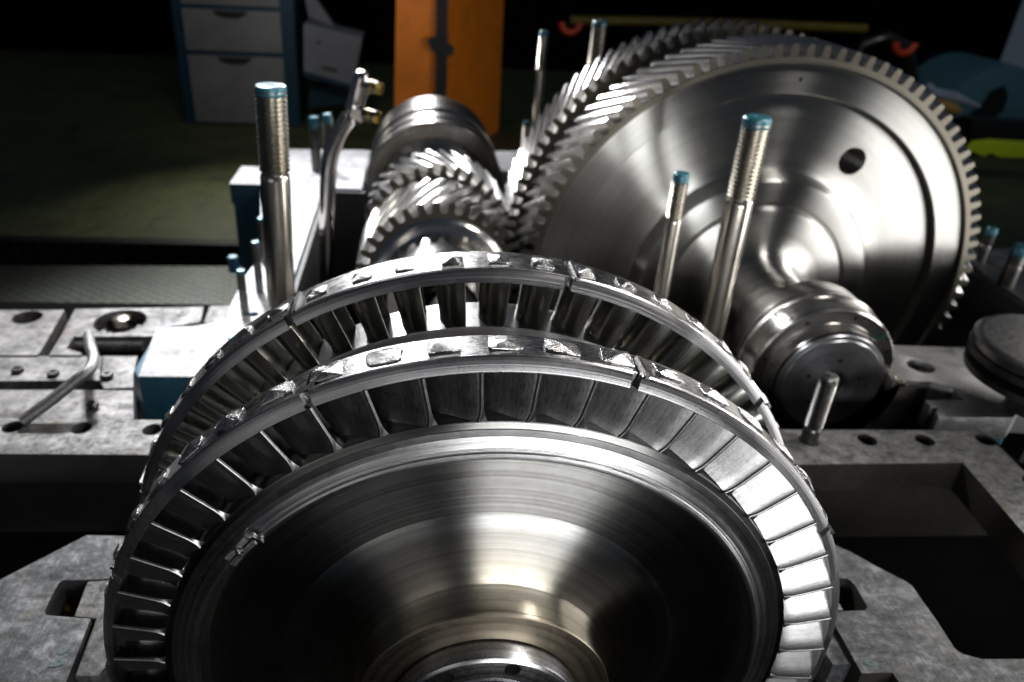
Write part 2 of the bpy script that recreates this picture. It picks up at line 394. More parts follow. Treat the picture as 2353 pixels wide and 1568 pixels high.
def make_wheel(parent, label, y0, rt, rr, n, t0, half, bulge, thick, edge, bm, ang_lim, disc_profile, prof_shroud, gaps, ten, segs_ang, mats, flare=0.022, line=None):
    wheel = link('turbine_wheel', lathe(disc_profile, 224), mats[0], parent, (0, y0, 0), 22)
    wheel['label'] = label
    bmh = blade_mesh(rr, rt+0.002, half, bulge, thick, edge, flare=flare, line=line)
    dt = 2*PI/n
    for k in range(n):
        a = (t0+k*dt+PI) % (2*PI)-PI
        if abs(a) > ang_lim: continue
        o = link('blade', bmh, None, wheel) if bmh.materials else link('blade', bmh, bm, wheel)
        o.rotation_euler = (0, a, 0)
    # shroud segments between gaps
    g = sorted(gaps)
    for i in range(len(g)-1):
        a0, a1 = g[i]+0.0035, g[i+1]-0.0035
        st = max(6, int((a1-a0)/0.018))
        s = link('shroud_segment', lathe(prof_shroud, st, True, a0, a1, True), 'shroud', wheel, None, 25)
        # lip is a separately turned front band
        pf = [(-0.001, rt+0.001), (0.004, rt+0.012), (0.010, rt+0.024), (0.016, rt+0.031), (0.021, rt+0.033), (0.0245, rt+0.032), (0.0245, rt+0.001)]
        link('shroud_lip', lathe(pf, st, True, a0+0.002, a1-0.012, True), 'lip', wheel, None, 20)
        # small raised joint strip next to each gap
        wstrip = lathe([(0.012, rt+0.028), (0.012, rt+0.039), (prof_shroud[1][0]-0.004 if False else half*2+0.0, rt+0.039), (half*2, rt+0.028)], 2, True, a0+0.010, a0+0.018, True)
        link('joint_strip', wstrip, 'shroud', wheel, None, 25)
    for k in range(n):
        a = (t0+ten[0]+k*dt+PI) % (2*PI)-PI
        if abs(a) > ang_lim: continue
        jit = rnd.uniform(-.004, .004)
        o = link('tenon', tenon_mesh(ten[1]*rnd.uniform(.92, 1.05), ten[2]*rnd.uniform(.94, 1.04), ten[3], ten[4]), 'tenon', wheel, (0, ten[5], 0), 18)
        # tenon mesh is built on top (+Z); y offset puts it in the middle of the band
        o.rotation_euler = (0, a+jit, 0)
    return wheel
# front wheel ---------------------------------------------------------------
disc_front = [(0.118, 0.30), (0.118, 0.868), (0.0, 0.868), (-0.002, 0.866), (-0.004, 0.850), (-0.004, 0.831), (0.000, 0.829), (0.001, 0.826),
  (-0.004, 0.815), (-0.004, 0.812), (-0.0055, 0.810), (-0.009, 0.800), (-0.0085, 0.797), (-0.012, 0.794), (-0.012, 0.790), (-0.016, 0.787), (-0.0195, 0.784), (-0.020, 0.780), (-0.018, 0.774), (-0.012, 0.768), (0.010, 0.764), (0.019, 0.758), (0.022, 0.748),
  (0.024, 0.720), (0.029, 0.66), (0.034, 0.600), (0.0375, 0.560), (0.0375, 0.556), (0.034, 0.552), (0.030, 0.545), (0.022, 0.500), (0.013, 0.450), (0.004, 0.405), (-0.006, 0.375), (-0.016, 0.3595), (-0.030, 0.3505), (-0.05, 0.3450), (-0.07, 0.3425), (-0.088, 0.3415), (-0.094, 0.345), (-0.101, 0.345), (-0.104, 0.343)]
shroud_f = [(0.0245, 1.001), (0.0245, 1.031), (0.026, 1.032), (0.111, 1.032), (0.113, 1.030), (0.113, 1.001)]
N1 = 48; T1 = R_(-3.04)
gapsF = [R_(x) for x in (-110.5, -68, -25.3, 17.45, 60.2, 103)]
wf = make_wheel(rotor, 'front blade wheel with wide overlapping blades', 0.0, 1.0, 0.8735, N1, T1, 0.052, 0.150, 0.014, 0.011, 'blade', R_(108),
   disc_front, shroud_f, gapsF, (R_(-4.5), 0.080, 0.058, 0.0135, 1.032, 0.066), 0, ['wheel'], 0.020, [(0, 0), (0.006, -0.010), (0.018, -0.033), (0.034, -0.065), (0.050, -0.097), (0.064, -0.123), (0.074, -0.138), (0.083, -0.143), (0.092, -0.135), (0.100, -0.110), (0.107, -0.075), (0.113, -0.040)])
# grooved bright band on the rim face (brushed, machined)
link('rim_band', lathe([(-0.0045, 0.850), (-0.0075, 0.849), (-0.0075, 0.832), (-0.0045, 0.831)], 224, True), 'rim', wf, None, 25)
link('rim_band', lathe([(-0.0005, 0.8285), (-0.0035, 0.827), (-0.0065, 0.8155), (-0.0058, 0.8140), (-0.0085, 0.809), (-0.0118, 0.7995), (-0.0110, 0.798), (-0.0145, 0.7925), (-0.0136, 0.7905), (-0.0185, 0.7875), (-0.0218, 0.7825), (-0.0215, 0.776), (-0.0185, 0.7715)], 224), 'rim', wf, None, 25)
link('hub_face', lathe([(-0.094, 0.344), (-0.1035, 0.3445), (-0.1065, 0.3425), (-0.1075, 0.262), (-0.100, 0.2605), (-0.100, 0.10)], 160), 'hub', wf, None, 25)
coup = link('coupling_flange', lathe([(0.02, 0.0005), (0.02, 0.20), (-0.02, 0.2555), (-0.153, 0.2555), (-0.1595, 0.2535), (-0.165, 0.247), (-0.166, 0.245), (-0.166, 0.187), (-0.163, 0.184), (-0.158, 0.184), (-0.158, 0.176), (-0.163, 0.172), (-0.163, 0.12), (-0.12, 0.115), (-0.12, 0.0005)], 160), 'flange', rotor, None, 30)
boolean(coup, [holes_y([(0.222*math.sin(R_(14.5+45*k)), 0.222*math.cos(R_(14.5+45*k))) for k in range(8)], 0.021, -0.22, -0.06)])
# weld-on balance weight in the groove
q = uy(545, 1252, -0.01); aw = math.atan2(q.x, q.z)
bw = link('balance_weight', lathe([(-0.006, 0.776), (-0.026, 0.776), (-0.028, 0.779), (-0.028, 0.792), (-0.006, 0.792)], 10, True, aw-0.062, aw+0.058, True), 'rim', wf, None, 25)
bw2 = link('balance_weight', lathe([(-0.006, 0.795), (-0.022, 0.795), (-0.024, 0.797), (-0.024, 0.812), (-0.006, 0.812)], 10, True, aw-0.055, aw+0.050, True), 'rim', wf, None, 25)
for da, rr_, s in ((0.075, 0.799, 0.011), (0.078, 0.780, 0.012), (-0.002, 0.793, 0.012)):
    a = aw+da; bmx = bmesh.new(); bmesh.ops.create_icosphere(bmx, subdivisions=2, radius=s)
    for v in bmx.verts: v.co = v.co*(1+rnd.uniform(-.22, .22)); v.co.y *= 0.7
    me = bpy.data.meshes.new('m'); bmx.to_mesh(me); bmx.free()
    link('weld_bead', me, 'tenon', wf, (math.sin(a)*rr_, -0.024, math.cos(a)*rr_), 25)
# rear wheel ----------------------------------------------------------------
disc_rear = [(0.14, 0.28), (0.14, 0.905), (-0.004, 0.905), (-0.008, 0.895), (-0.008, 0.80), (0.02, 0.77), (0.04, 0.50), (0.0, 0.36), (-0.10, 0.33), (-0.26, 0.33)]
shroud_r = [(0.0245, 1.036), (0.0245, 1.066), (0.026, 1.067), (0.132, 1.067), (0.134, 1.065), (0.134, 1.036)]
gapsR = [R_(x) for x in (-111, -72, -30.1, 11.6, 52, 93)]
wr = make_wheel(rotor, 'second blade wheel with open curved buckets, behind the first', 0.386, 1.034, 0.905, 54, R_(-3.99), 0.064, 0.062, 0.026, 0.007, 'blade2', R_(106),
   disc_rear, shroud_r, gapsR, (R_(-1.6), 0.058, 0.056, 0.013, 1.067, 0.072), 0, ['rim'], 0.004)
link('rotor_shaft', lathe([(0.10, 0.28), (0.40, 0.33), (0.66, 0.30), (0.70, 0.30), (0.72, 0.17), (1.30, 0.17), (1.34, 0.14), (2.22, 0.14)], 96), 'blackstud', rotor, None, 30)

# ================================================================== GEARS
def gear_ring(N, rtip, rroot, y0, y1, twist, phase, rin, steps=10, wt=0.34, wb=0.66):
    """helical tooth ring; twist in rad per unit y; tooth profile 8 points"""
    pitch = 2*PI/N; rp = (rtip+rroot)/2
    prof = []
    for k in range(N):
        a = phase+k*pitch
        for da, r in ((-wb/2, rroot), (-wb/2+0.10, rroot+(rtip-rroot)*0.25), (-0.24, rp), (-wt/2, rtip-0.004), (-wt/2+0.05, rtip), (wt/2-0.05, rtip), (wt/2, rtip-0.004), (0.24, rp), (wb/2-0.10, rroot+(rtip-rroot)*0.25), (wb/2, rroot)):
            prof.append((a+da*pitch, r))
    L = len(prof); vs = []; fs = []
    ys = [y0]+[y0+(y1-y0)*(i/steps) for i in range(1, steps)]+[y1]
    for y in ys:
        for a, r in prof:
            b = a+twist*(y-y0); vs.append((math.sin(b)*r, y, math.cos(b)*r))
    for i in range(len(ys)-1):
        for k in range(L):
            k2 = (k+1) % L; fs.append((i*L+k, i*L+k2, (i+1)*L+k2, (i+1)*L+k))
    # end faces: inner ring loops
    base = len(vs)
    for y, off in ((y0, 0), (y1, (len(ys)-1)*L)):
        tw = twist*(y-y0); s = len(vs)
        for a, r in prof: vs.append((math.sin(a+tw)*rin, y, math.cos(a+tw)*rin))
        for k in range(L):
            k2 = (k+1) % L
            fs.append((off+k, off+k2, s+k2, s+k) if off else (off+k2, off+k, s+k, s+k2))
    me = fixn(mesh(vs, fs)); return me
XG = 1.784; YG = 2.54
gear = thing('gear_wheel_shaft', 'huge double helical gear wheel with its shaft, upper right', 'gear wheel', (XG, 0, 0))
TW = R_(22.9)
link('toothed_rim', gear_ring(100, 1.378, 1.318, YG, 2.92, -TW, R_(-27.6), 1.285), 'tooth', gear, None, 32)['label'] = 'front row of slanted gear teeth'
link('toothed_rim', gear_ring(100, 1.378, 1.318, 3.25, 3.60, TW, R_(-48.0), 1.24), 'tooth', gear, None, 32)['label'] = 'rear row of gear teeth slanting the other way'
link('rim_edge', lathe([(YG-0.004, 1.288), (YG-0.004, 1.316), (YG+0.01, 1.3165), (YG+0.01, 1.286)], 220, True), 'gearrim', gear, None, 30)
link('gear_gap_ring', lathe([(2.90, 1.270), (2.925, 1.27), (3.245, 1.27), (3.27, 1.27)], 160), 'gearface', gear, None, 30)
gd = link('gear_disc', lathe([(3.4, 1.25), (2.60, 1.287), (YG+0.002, 1.287), (YG+0.020, 1.278), (YG+0.022, 1.130), (YG+0.026, 1.125), (YG+0.062, 1.124), (YG+0.066, 1.118), (YG+0.064, 1.105), (YG+0.062, 0.95), (YG+0.060, 0.82), (YG+0.057, 0.73), (YG+0.048, 0.712), (YG-0.006, 0.700), (YG-0.040, 0.682), (YG-0.052, 0.672), (YG-0.055, 0.664),
   (YG-0.052, 0.552), (YG-0.040, 0.546), (YG-0.040, 0.532), (YG-0.055, 0.526), (YG-0.072, 0.515), (YG-0.078, 0.500), (YG-0.080, 0.40), (YG-0.087, 0.335), (YG-0.105, 0.290), (YG-0.135, 0.257), (YG-0.18, 0.238), (YG-0.22, 0.233), (YG-0.40, 0.2325)], 220), 'gearface', gear, None, 28)
boolean(gd, [holes_y([(0.456, 0.765)], 0.078, 2.3, 3.2, 32), holes_y([(0.020, 1.20)], 0.012, 2.4, 2.63, 12)])
bpy.context.view_layer.update()
link('shaft_neck', lathe([(2.20, 0.232), (1.93, 0.232), (1.91, 0.245), (1.885, 0.355)], 128), 'shaft', gear, None, 30)
col_ = link('bearing_journal', lathe([(1.90, 0.20), (1.882, 0.358), (1.872, 0.364), (1.765, 0.364), (1.760, 0.350), (1.745, 0.350), (1.740, 0.368), (1.720, 0.370), (1.715, 0.358), (1.60, 0.356), (1.588, 0.352), (1.583, 0.345), (1.582, 0.286), (1.575, 0.283), (1.575, 0.275), (1.52, 0.272)], 160), 'shaft', gear, None, 28)
ep = link('end_plate', lathe([(1.60, 0.10), (1.60, 0.262), (1.505, 0.262), (1.500, 0.258), (1.498, 0.240), (1.489, 0.236), (1.488, 0.070), (1.494, 0.066), (1.60, 0.064)], 160), 'plate_end', gear, None, 28)
boolean(ep, [holes_y([(0.132*math.sin(R_(3+72*k)), 0.132*math.cos(R_(3+72*k))) for k in range(5)], 0.0115, 1.40, 1.55, 14)])
boolean(col_, [holes_y([(0.318*math.sin(R_(a)), 0.318*math.cos(R_(a))) for a in (-28, 14, -75, 66)], 0.010, 1.55, 1.66, 12)])
# flat key notch on the collar, as a little inset block
link('collar_key', box(0.06, 0.10, 0.035, (0, 0, 0), 0.01), 'shaft', gear, (-0.225, 1.66, 0.268), 30).rotation_euler = (0, R_(-40), 0)
# green marker stroke on the collar face
link('paint_mark', mesh([(0.215, 1.579, 0.205), (0.235, 1.579, 0.195), (0.262, 1.579, 0.225), (0.245, 1.579, 0.238), (0.175, 1.579, 0.222), (0.215, 1.578, 0.225)], [(0, 1, 2, 3), (4, 0, 5)]), 'greenmark', gear, None, 0)

for o_ in gear.children:
    if o_.name.startswith('toothed_rim'): dark_sides(o_, 'gearrim', 1, 0.9, True)
XP = -0.046
pin = thing('pinion_shaft', 'small double helical pinion and grooved drum behind the blade wheels', 'pinion shaft', (XP, 0, 0))
NP = 34; TP = TW*1.378/0.49
link('pinion_teeth', gear_ring(NP, 0.490, 0.425, 2.545, 2.96, TP, R_(6.4), 0.36), 'tooth', pin, None, 32)['label'] = 'front half of the pinion teeth'
link('pinion_teeth', gear_ring(NP, 0.490, 0.425, 3.22, 3.58, -TP, R_(14.2), 0.36), 'tooth', pin, None, 32)['label'] = 'rear half of the pinion teeth'
link('pinion_core', lathe([(2.9, 0.40), (2.945, 0.41), (3.235, 0.41), (3.27, 0.40)], 96), 'shaft', pin, None, 30)
link('pinion_collar', lathe([(2.60, 0.40), (2.546, 0.40), (2.535, 0.392), (2.520, 0.380), (2.512, 0.360), (2.500, 0.335), (2.47, 0.318), (2.40, 0.308), (2.29, 0.306), (2.27, 0.296), (2.265, 0.22), (2.20, 0.20)], 128), 'tooth', pin, None, 30)
for o_ in pin.children:
    if o_.name.startswith('pinion_teeth'): dark_sides(o_, 'gearrim', 1, 0.9, True)
drum = link('grooved_drum', lathe([(3.55, 0.30), (3.70, 0.27), (4.10, 0.27), (4.14, 0.30), (4.19, 0.415), (4.150, 0.417), (4.147, 0.420), (4.147, 0.523), (4.153, 0.531), (4.26, 0.531), (4.27, 0.512), (4.33, 0.512), (4.34, 0.531), (4.47, 0.531), (4.48, 0.505), (4.60, 0.505), (4.62, 0.531), (4.78, 0.531), (4.80, 0.514), (4.93, 0.520), (5.08, 0.523), (5.12, 0.515), (5.14, 0.49), (5.14, 0.0005)], 160), 'shaft', pin, None, 30)
boolean(drum, [holes_y([(0.345*math.sin(R_(a)), 0.345*math.cos(R_(a))) for a in (-34, 24, -62, 62, 85, -90)], 0.026, 4.0, 4.3, 16), holes_y([(0.375*math.sin(R_(a)), 0.375*math.cos(R_(a))) for a in (-24, -44, 40)], 0.014, 4.0, 4.3, 12)])

# ================================================================== GEARBOX CASING (blue, machined joint face at z = 0)
gb = thing('gearbox_casing', 'open blue gearbox casing with bright machined joint faces around the gears', 'gearbox casing', (0, 0, 0))
# left: front block -> narrow side flange -> back pedestal ; one sheet at z=0
left_poly = px_poly([(318, 865), (432, 866)]) + [(-0.89, 1.53), (-0.89, 4.18), (-0.60, 4.18), (-0.60, 5.24), (-1.30, 5.20), (-1.34, 4.72)] + px_poly([(600, 384), (555, 382), (527, 422), (600, 424)]) + px_poly([(597, 589), (560, 640), (530, 700), (519, 738), (440, 750), (360, 752)])
link('joint_flange', plate(left_poly, [circle(-1.03, 2.13, 0.026, 16), circle(-1.03, 3.3, 0.026, 16)], 0.0, 0.16, 0.008), 'jointface', gb, None, 30)['label'] = 'left joint face, glaring white'
for o_ in gb.children:
    if o_.name.startswith('joint_flange'): dark_sides(o_, 'blue')
link('joint_flange', plate([(-0.598, 4.75), (-0.598, 5.24), (1.25, 5.40), (1.25, 4.75)], [], -0.002, 0.16, 0.008), 'jointface', gb, None, 30)['label'] = 'back joint face behind the drum'
# block body under the front face (octagonal blue pillar)
b0 = uz(318, 865); b1 = uz(432, 866)
x0, x1 = b0.x, b1.x
def prism_y(poly_xz_top, zt, zb, inset):  # simple chamfered body
    pass
bw_ = [(x0-0.05, 1.60), (x0+0.0, 1.526), (x1+0.02, 1.526), (x1+0.10, 1.60), (-0.87, 1.60), (-0.87, 2.0), (x0-0.05, 2.0)]
link('casing_block', plate(bw_, [], -0.012, 0.9, 0.02), 'blue', gb, None, 25)['label'] = 'blue chamfered corner block'
link('casing_wall', box(0.22, 2.3, 0.9, (-1.03, 3.05, -0.62)), 'blue', gb, None, 25)
# ear of the back pedestal with a big round hollow
e0 = uz(527, 422); 
ear = link('casing_wall', box(0.62, 0.95, 1.25, (e0.x+0.32, e0.y+0.49, -0.79), 0.015), 'blue', gb, None, 30)
ear['label'] = 'blue pedestal face with a round hollow'
boolean(ear, [holes_y([(e0.x+0.33, -0.42)], 0.15, 3.9, 4.45, 32)])
# dark inner walls of the gear trough
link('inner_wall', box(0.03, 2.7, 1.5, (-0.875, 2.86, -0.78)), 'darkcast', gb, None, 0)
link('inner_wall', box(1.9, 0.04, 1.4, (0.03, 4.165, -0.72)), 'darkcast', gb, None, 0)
# bearing saddles across the front of the gearbox (y 1.5 .. 1.86)
def saddle(xa, xb, xc, r, name='bearing_saddle'):
    pts = [(xa, -0.9), (xa, -0.01)]
    n = 20
    pts += [(xc-r, -0.01)]+[(xc-r*math.cos(PI*i/n), -r*math.sin(PI*i/n)-0.01) for i in range(1, n)]+[(xc+r, -0.01), (xb, -0.01), (xb, -0.9)]
    vs = [(x, 1.515, z) for x, z in pts]+[(x, 1.85, z) for x, z in pts]; L = len(pts)
    fs = [tuple(range(L)), tuple(reversed(range(L, 2*L)))]+[(i, (i+1) % L, L+(i+1) % L, L+i) for i in range(L)]
    bm_ = bmesh.new(); vv = [bm_.verts.new(v) for v in vs]
    for f in fs: bm_.faces.new([vv[i] for i in f])
    bmesh.ops.triangulate(bm_, faces=[f for f in bm_.faces if len(f.verts) > 4]); bmesh.ops.recalc_face_normals(bm_, faces=bm_.faces)
    me = bpy.data.meshes.new('m'); bm_.to_mesh(me); bm_.free()
    return link(name, me, 'frame', gb, None, 30)
saddle(-0.86, 0.72, XP, 0.30); saddle(0.76, 2.25, XG, 0.372)
# right joint face with the notch
rp = [(2045, 792.6), (2227.7, 799), (2420, 812), (2470, 850), (2400, 950), (2342, 945.6), (2328.8, 960.3), (2157.4, 958.8), (2150, 945.6), (2156, 941), (2151.5, 935.4), (2138.3, 933.9), (2125.7, 919.8), (2219, 919), (2192.5, 892.9), (2180.8, 891.4), (2139.8, 876.7), (2054.8, 875.9), (2041.6, 860.6), (2045, 837)]
hc = uz(2115, 841)
link('joint_flange', plate(px_poly(rp), [circle(hc.x, hc.y, 0.064, 28)], 0.0, 0.12, 0.006), 'cast', gb, None, 30)['label'] = 'grey right joint face with one big hole'
rb = px_poly([(2158, 957), (2326, 958.5), (2335, 948), (2335, 880), (2227, 870), (2230, 919)])
link('casing_wall', plate(rb, [], -0.124, 0.7, 0.0), 'blue', gb, None, 0)['label'] = 'blue wall below the right joint face'
# far right flange of the gear trough
rf = [(3.47, 1.9), (3.47, 2.60), (3.50, 3.20), (4.5, 3.32), (4.5, 1.9)]
link('joint_flange', plate(rf, [], -0.002, 0.2, 0.008), 'cast', gb, None, 30)['label'] = 'far right joint face beside the gear rim'
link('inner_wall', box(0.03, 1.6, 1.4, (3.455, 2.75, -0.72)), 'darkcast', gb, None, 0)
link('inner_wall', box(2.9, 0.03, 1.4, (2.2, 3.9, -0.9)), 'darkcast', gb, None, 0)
link('bearing_dowel', disc_closed([(1.56, 0.012), (1.53, 0.02), (1.50, 0.02), (1.49, 0.012)], 20), 'stud', gb, (XG+0.365, 0, 0.0), 30)

# ================================================================== TURBINE FRAME
fr = thing('turbine_casing_base', 'scraped grey iron frame around the blade wheels, drilled with bolt holes', 'machine frame')
fl = px_poly([(-260, 958), (400, 965), (450, 965), (450, 1048), (350, 1045.5), (-290, 1041)])
hl = [circle(*uz(u, v)[:2], 0.038, 20) for u, v in ((28, 981), (187, 983.5), (350, 987), (-130, 979))]
f1 = link('front_flange', plate(fl, hl, 0.0, 0.14, 0.006), 'frame', fr, None, 30); f1['label'] = 'left drilled flange strip'
flr = px_poly([(1740, 987), (2254, 989), (2281, 1009), (2560, 1290), (2520, 1420), (2213, 1063.5), (1740, 1069)])
hr = [circle(*uz(u, v)[:2], 0.040, 20) for u, v in ((1993, 1010.5), (2125, 1011.5), (2264, 1011), (1858, 1012), (2375, 1108))]
f2 = link('front_flange', plate(flr, hr, 0.0, 0.14, 0.006), 'frame', fr, None, 30); f2['label'] = 'right drilled flange strip with a chamfered corner'
pl = [(199, 1229), (286.5, 1231), (255.3, 1330), (200, 1333.6), (149.5, 1333.4), (141, 1335.5), (134.5, 1341), (107, 1394), (103, 1404), (104, 1410), (109.6, 1413), (153, 1416.8), (209, 1421), (152, 1568), (110, 1680), (-260, 1680), (-260, 1470), (0, 1331)]
p1 = link('support_plate', plate(px_poly(pl), [], 0.0, 0.12, 0.005), 'plateiron', fr, None, 30); p1['label'] = 'left support plate with a window slot'
ins = [(201.5, 1335), (254, 1331.5), (268, 1312), (300, 1316), (300, 1450), (255, 1484), (241, 1535), (226, 1553), (172.5, 1553), (221, 1421.5), (170.5, 1416)]
link('locating_block', plate(px_poly(ins, -0.004), [], -0.004, 0.12, 0.005), 'frame', fr, None, 30)
pr = [(1870, 1232), (1897, 1242.6), (1953.4, 1266.7), (2025.6, 1306.8), (2079, 1333.6), (2096.5, 1345.6), (2154, 1427), (2194, 1488.7), (2202, 1496), (2213, 1502), (2232, 1507), (2255.7, 1513.3), (2353, 1513.3), (2700, 1513), (2700, 1700), (2110, 1700), (2065.8, 1568.4), (2051, 1546), (1980, 1547.6), (1908, 1419), (1885, 1404.8), (1986.9, 1401.8), (1991, 1398), (1992, 1392.4), (1964, 1344), (1955, 1335), (1945.4, 1329.6), (1913, 1327.7), (1870, 1327)]
p2 = link('support_plate', plate(px_poly(pr), [], 0.0, 0.12, 0.005), 'plateiron', fr, None, 30); p2['label'] = 'right support plate with a window slot and green marks'
ir = [(1880, 1345), (1905, 1348), (1938.7, 1402), (1880, 1403.5)]
link('locating_block', plate(px_poly(ir, -0.004), [], -0.004, 0.12, 0.005), 'frame', fr, None, 30)
il = [(1880, 1410), (1903, 1424), (1957, 1526), (1914.6, 1528), (1892, 1494), (1860, 1500)]
link('locating_block', plate(px_poly(il, -0.02), [], -0.02, 0.12, 0.005), 'plateiron', fr, None, 30)
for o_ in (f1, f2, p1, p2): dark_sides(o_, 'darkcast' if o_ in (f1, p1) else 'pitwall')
# bolts down in the two window slots
for (u, v), lab in (((157, 1388), 'left slot bolt'), ((1950, 1372), 'right slot bolt')):
    p = uz(u, v, -0.10)
    hexm = lathez([(-0.05, 0.034), (0.0, 0.034), (0.008, 0.028)], 6)
    o = link('clamp_bolt', hexm, 'brass' if u < 1000 else 'stud', fr, p, 30); o['label'] = lab
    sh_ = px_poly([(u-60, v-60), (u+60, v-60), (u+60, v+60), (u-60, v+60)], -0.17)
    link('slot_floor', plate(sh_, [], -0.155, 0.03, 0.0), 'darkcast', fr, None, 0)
# pit walls under the flanges and the dark bottom
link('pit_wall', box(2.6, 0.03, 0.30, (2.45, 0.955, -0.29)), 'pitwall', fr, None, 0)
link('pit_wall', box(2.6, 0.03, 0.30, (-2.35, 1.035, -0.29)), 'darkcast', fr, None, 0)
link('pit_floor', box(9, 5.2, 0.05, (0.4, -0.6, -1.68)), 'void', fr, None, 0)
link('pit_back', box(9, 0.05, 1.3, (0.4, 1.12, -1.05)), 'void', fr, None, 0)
# green chalk marks on the right plate
def stroke(pts, w, name, mat, parent, z=0.0015):
    P = [Vector(tuple(uz(u, v, z))) for u, v in pts]; vs = []; fs = []
    for i, p in enumerate(P):
        d = (P[min(i+1, len(P)-1)]-P[max(i-1, 0)]).normalized(); nrm = Vector((-d.y, d.x, 0))
        k = w*(0.6+0.7*abs(math.sin(i*1.9+1)))
        vs += [tuple(p+nrm*k), tuple(p-nrm*k)]
    for i in range(len(P)-1): fs.append((2*i, 2*i+1, 2*i+3, 2*i+2))
    return link(name, mesh(vs, fs), mat, parent, None, 0)
stroke([(1941, 1445), (1944, 1441), (1950, 1441), (1955, 1445)], 0.0025, 'paint_mark', 'greenmark', fr)
stroke([(1970, 1451), (1972, 1458), (1976, 1459)], 0.006, 'paint_mark', 'greenmark', fr)
stroke([(1975, 1470), (1983, 1474), (1992, 1480), (1998, 1489)], 0.003, 'paint_mark', 'greenmark', fr)
stroke([(1999, 1511), (1988, 1516), (1990, 1522), (2000, 1528), (2010, 1527), (2012, 1520)], 0.005, 'paint_mark', 'greenmark', fr)
stroke([(149, 1484), (150, 1497), (142, 1500), (134, 1495)], 0.006, 'paint_mark', 'greenmark', fr)
stroke([(141, 1512), (143, 1526), (130, 1527), (110, 1529)], 0.006, 'paint_mark', 'greenmark', fr)

# ================================================================== STUDS
def lean(t, ax): t.rotation_euler = (0, R_(ax), 0); return t
def stud(label, top, xy, r, ztop, thread_len, mat='stud', tip=True, group='studs standing on the casings', pitch=None, neck=1.0, zb=-0.02, tipmat='teal', tl=None, tmat='thread', tipthread=False):
    x, y = xy
    t = thing('threaded_stud', label, 'stud', (x, y, 0), group)
    p = pitch or r*0.30; zt = ztop
    tipl = tl if tl is not None else r*0.45
    prof = []; z = zt-thread_len; ra, rb_ = r*0.89, r*1.02
    prof.append((z, ra*0.97))
    n = max(4, int((thread_len-tipl)/p)); pp = (thread_len-tipl)/n
    for i in range(n):
        prof += [(z+pp*0.10, ra), (z+pp*0.42, rb_), (z+pp*0.58, rb_), (z+pp*0.90, ra)]; z += pp
    link('thread', lathez(prof, 26), tmat, t, None, 50)
    link('shank', lathez([(zb, r*neck), (zt-thread_len-r*0.5, r*neck), (zt-thread_len-r*0.25, r*neck*0.96), (zt-thread_len-r*0.12, r*0.88), (zt-thread_len+0.002, r*0.88)], 32), mat, t, None, 30)
    if tip:
        o = link('painted_tip', lathez([(z-p*1.2, r*0.99), (z, r*1.0), (z+tipl*0.6, r*0.985), (z+tipl*0.9, r*0.9), (z+tipl, r*0.80)], 28), tipmat, t, None, 30)
        link('centre_dimple', lathez([(z+tipl-0.001, r*0.20), (z+tipl+r*0.02, r*0.17)], 14), 'blackstud', o, None, 0)
    return t
lean(stud('tallest steel stud at the left, its tip almost white', None, (-0.800, 1.66), 0.061, 1.262, 0.345, tl=0.014), 1.6)
lean(stud('big bronze tinted stud with teal tip in front of the gear wheel', None, (1.222, 1.66), 0.058, 1.205, 0.35, tl=0.022), -0.8)
lean(stud('slimmer teal tipped stud just left of the big one before the gear', None, (0.944, 1.66), 0.0355, 0.958, 0.20, tl=0.028), -0.8)
stud('black stud without paint standing on the right drilled flange', None, uz(1858, 1012)[:2], 0.036, 0.325, 0.25, mat='blackstud', tmat='blackstud', tipmat='blackstud', tl=0.02)
stud('thin teal tipped stud in the far centre against the dark', None, (0.749, 4.5), 0.035, 1.140, 0.27, tl=0.03)
stud('thick bright stud rising behind the helical teeth, upper centre', None, (1.273, 5.0), 0.061, 1.168, 0.60, tl=0.02)
stud('short teal tipped stud half hidden at the left edge of the gear teeth', None, (0.669, 4.5), 0.025, 0.475, 0.30, tl=0.03)
stud('small black stud nearest the blade wheel on the white left flange', None, (-1.072, 2.13), 0.0215, 0.255, 0.12, mat='blackstud', tmat='blackstud', tl=0.01)
stud('second small black stud along the white left flange', None, (-1.045, 2.4), 0.0215, 0.298, 0.12, mat='blackstud', tmat='blackstud', tl=0.01)
stud('third small stud on the white left flange, right beside the tall stud', None, (-1.088, 2.8), 0.0215, 0.279, 0.14, mat='blackstud', tmat='blackstud', tl=0.01)
stud('stubby teal stud low beside the rear blade ring', None, (-1.052, 1.80), 0.034, 0.060, 0.05, mat='blackstud', tmat='teal', tl=0.02)
stud('left one of two teal tipped studs on the back pedestal', None, (-0.985, 4.6), 0.040, 0.432, 0.20, mat='blackstud', tmat='blackstud', tl=0.07)
stud('right one of two teal tipped studs, touching the bent spray pipe', None, (-0.880, 4.6), 0.038, 0.457, 0.26, mat='blackstud', tmat='blackstud', tl=0.06)
stud('teal tipped stud just right of the gear rim', None, (3.60, 3.03), 0.036, 0.235, 0.12, mat='blackstud', tmat='blackstud', tl=0.04)
stud('dark teal tipped stud at the right picture edge', None, (3.52, 2.66), 0.05, 0.262, 0.12, mat='blackstud', tmat='blackstud', tl=0.05)
# blue cap bolt on the side of the ear
cb = uy(536, 603, 2.95)
tag(link('hex_nut', lathez([(-0.06, 0.035), (0.03, 0.035), (0.04, 0.028)], 6), 'blue', None, cb, 30), 'small blue painted nut low on the left casing edge', 'nut')

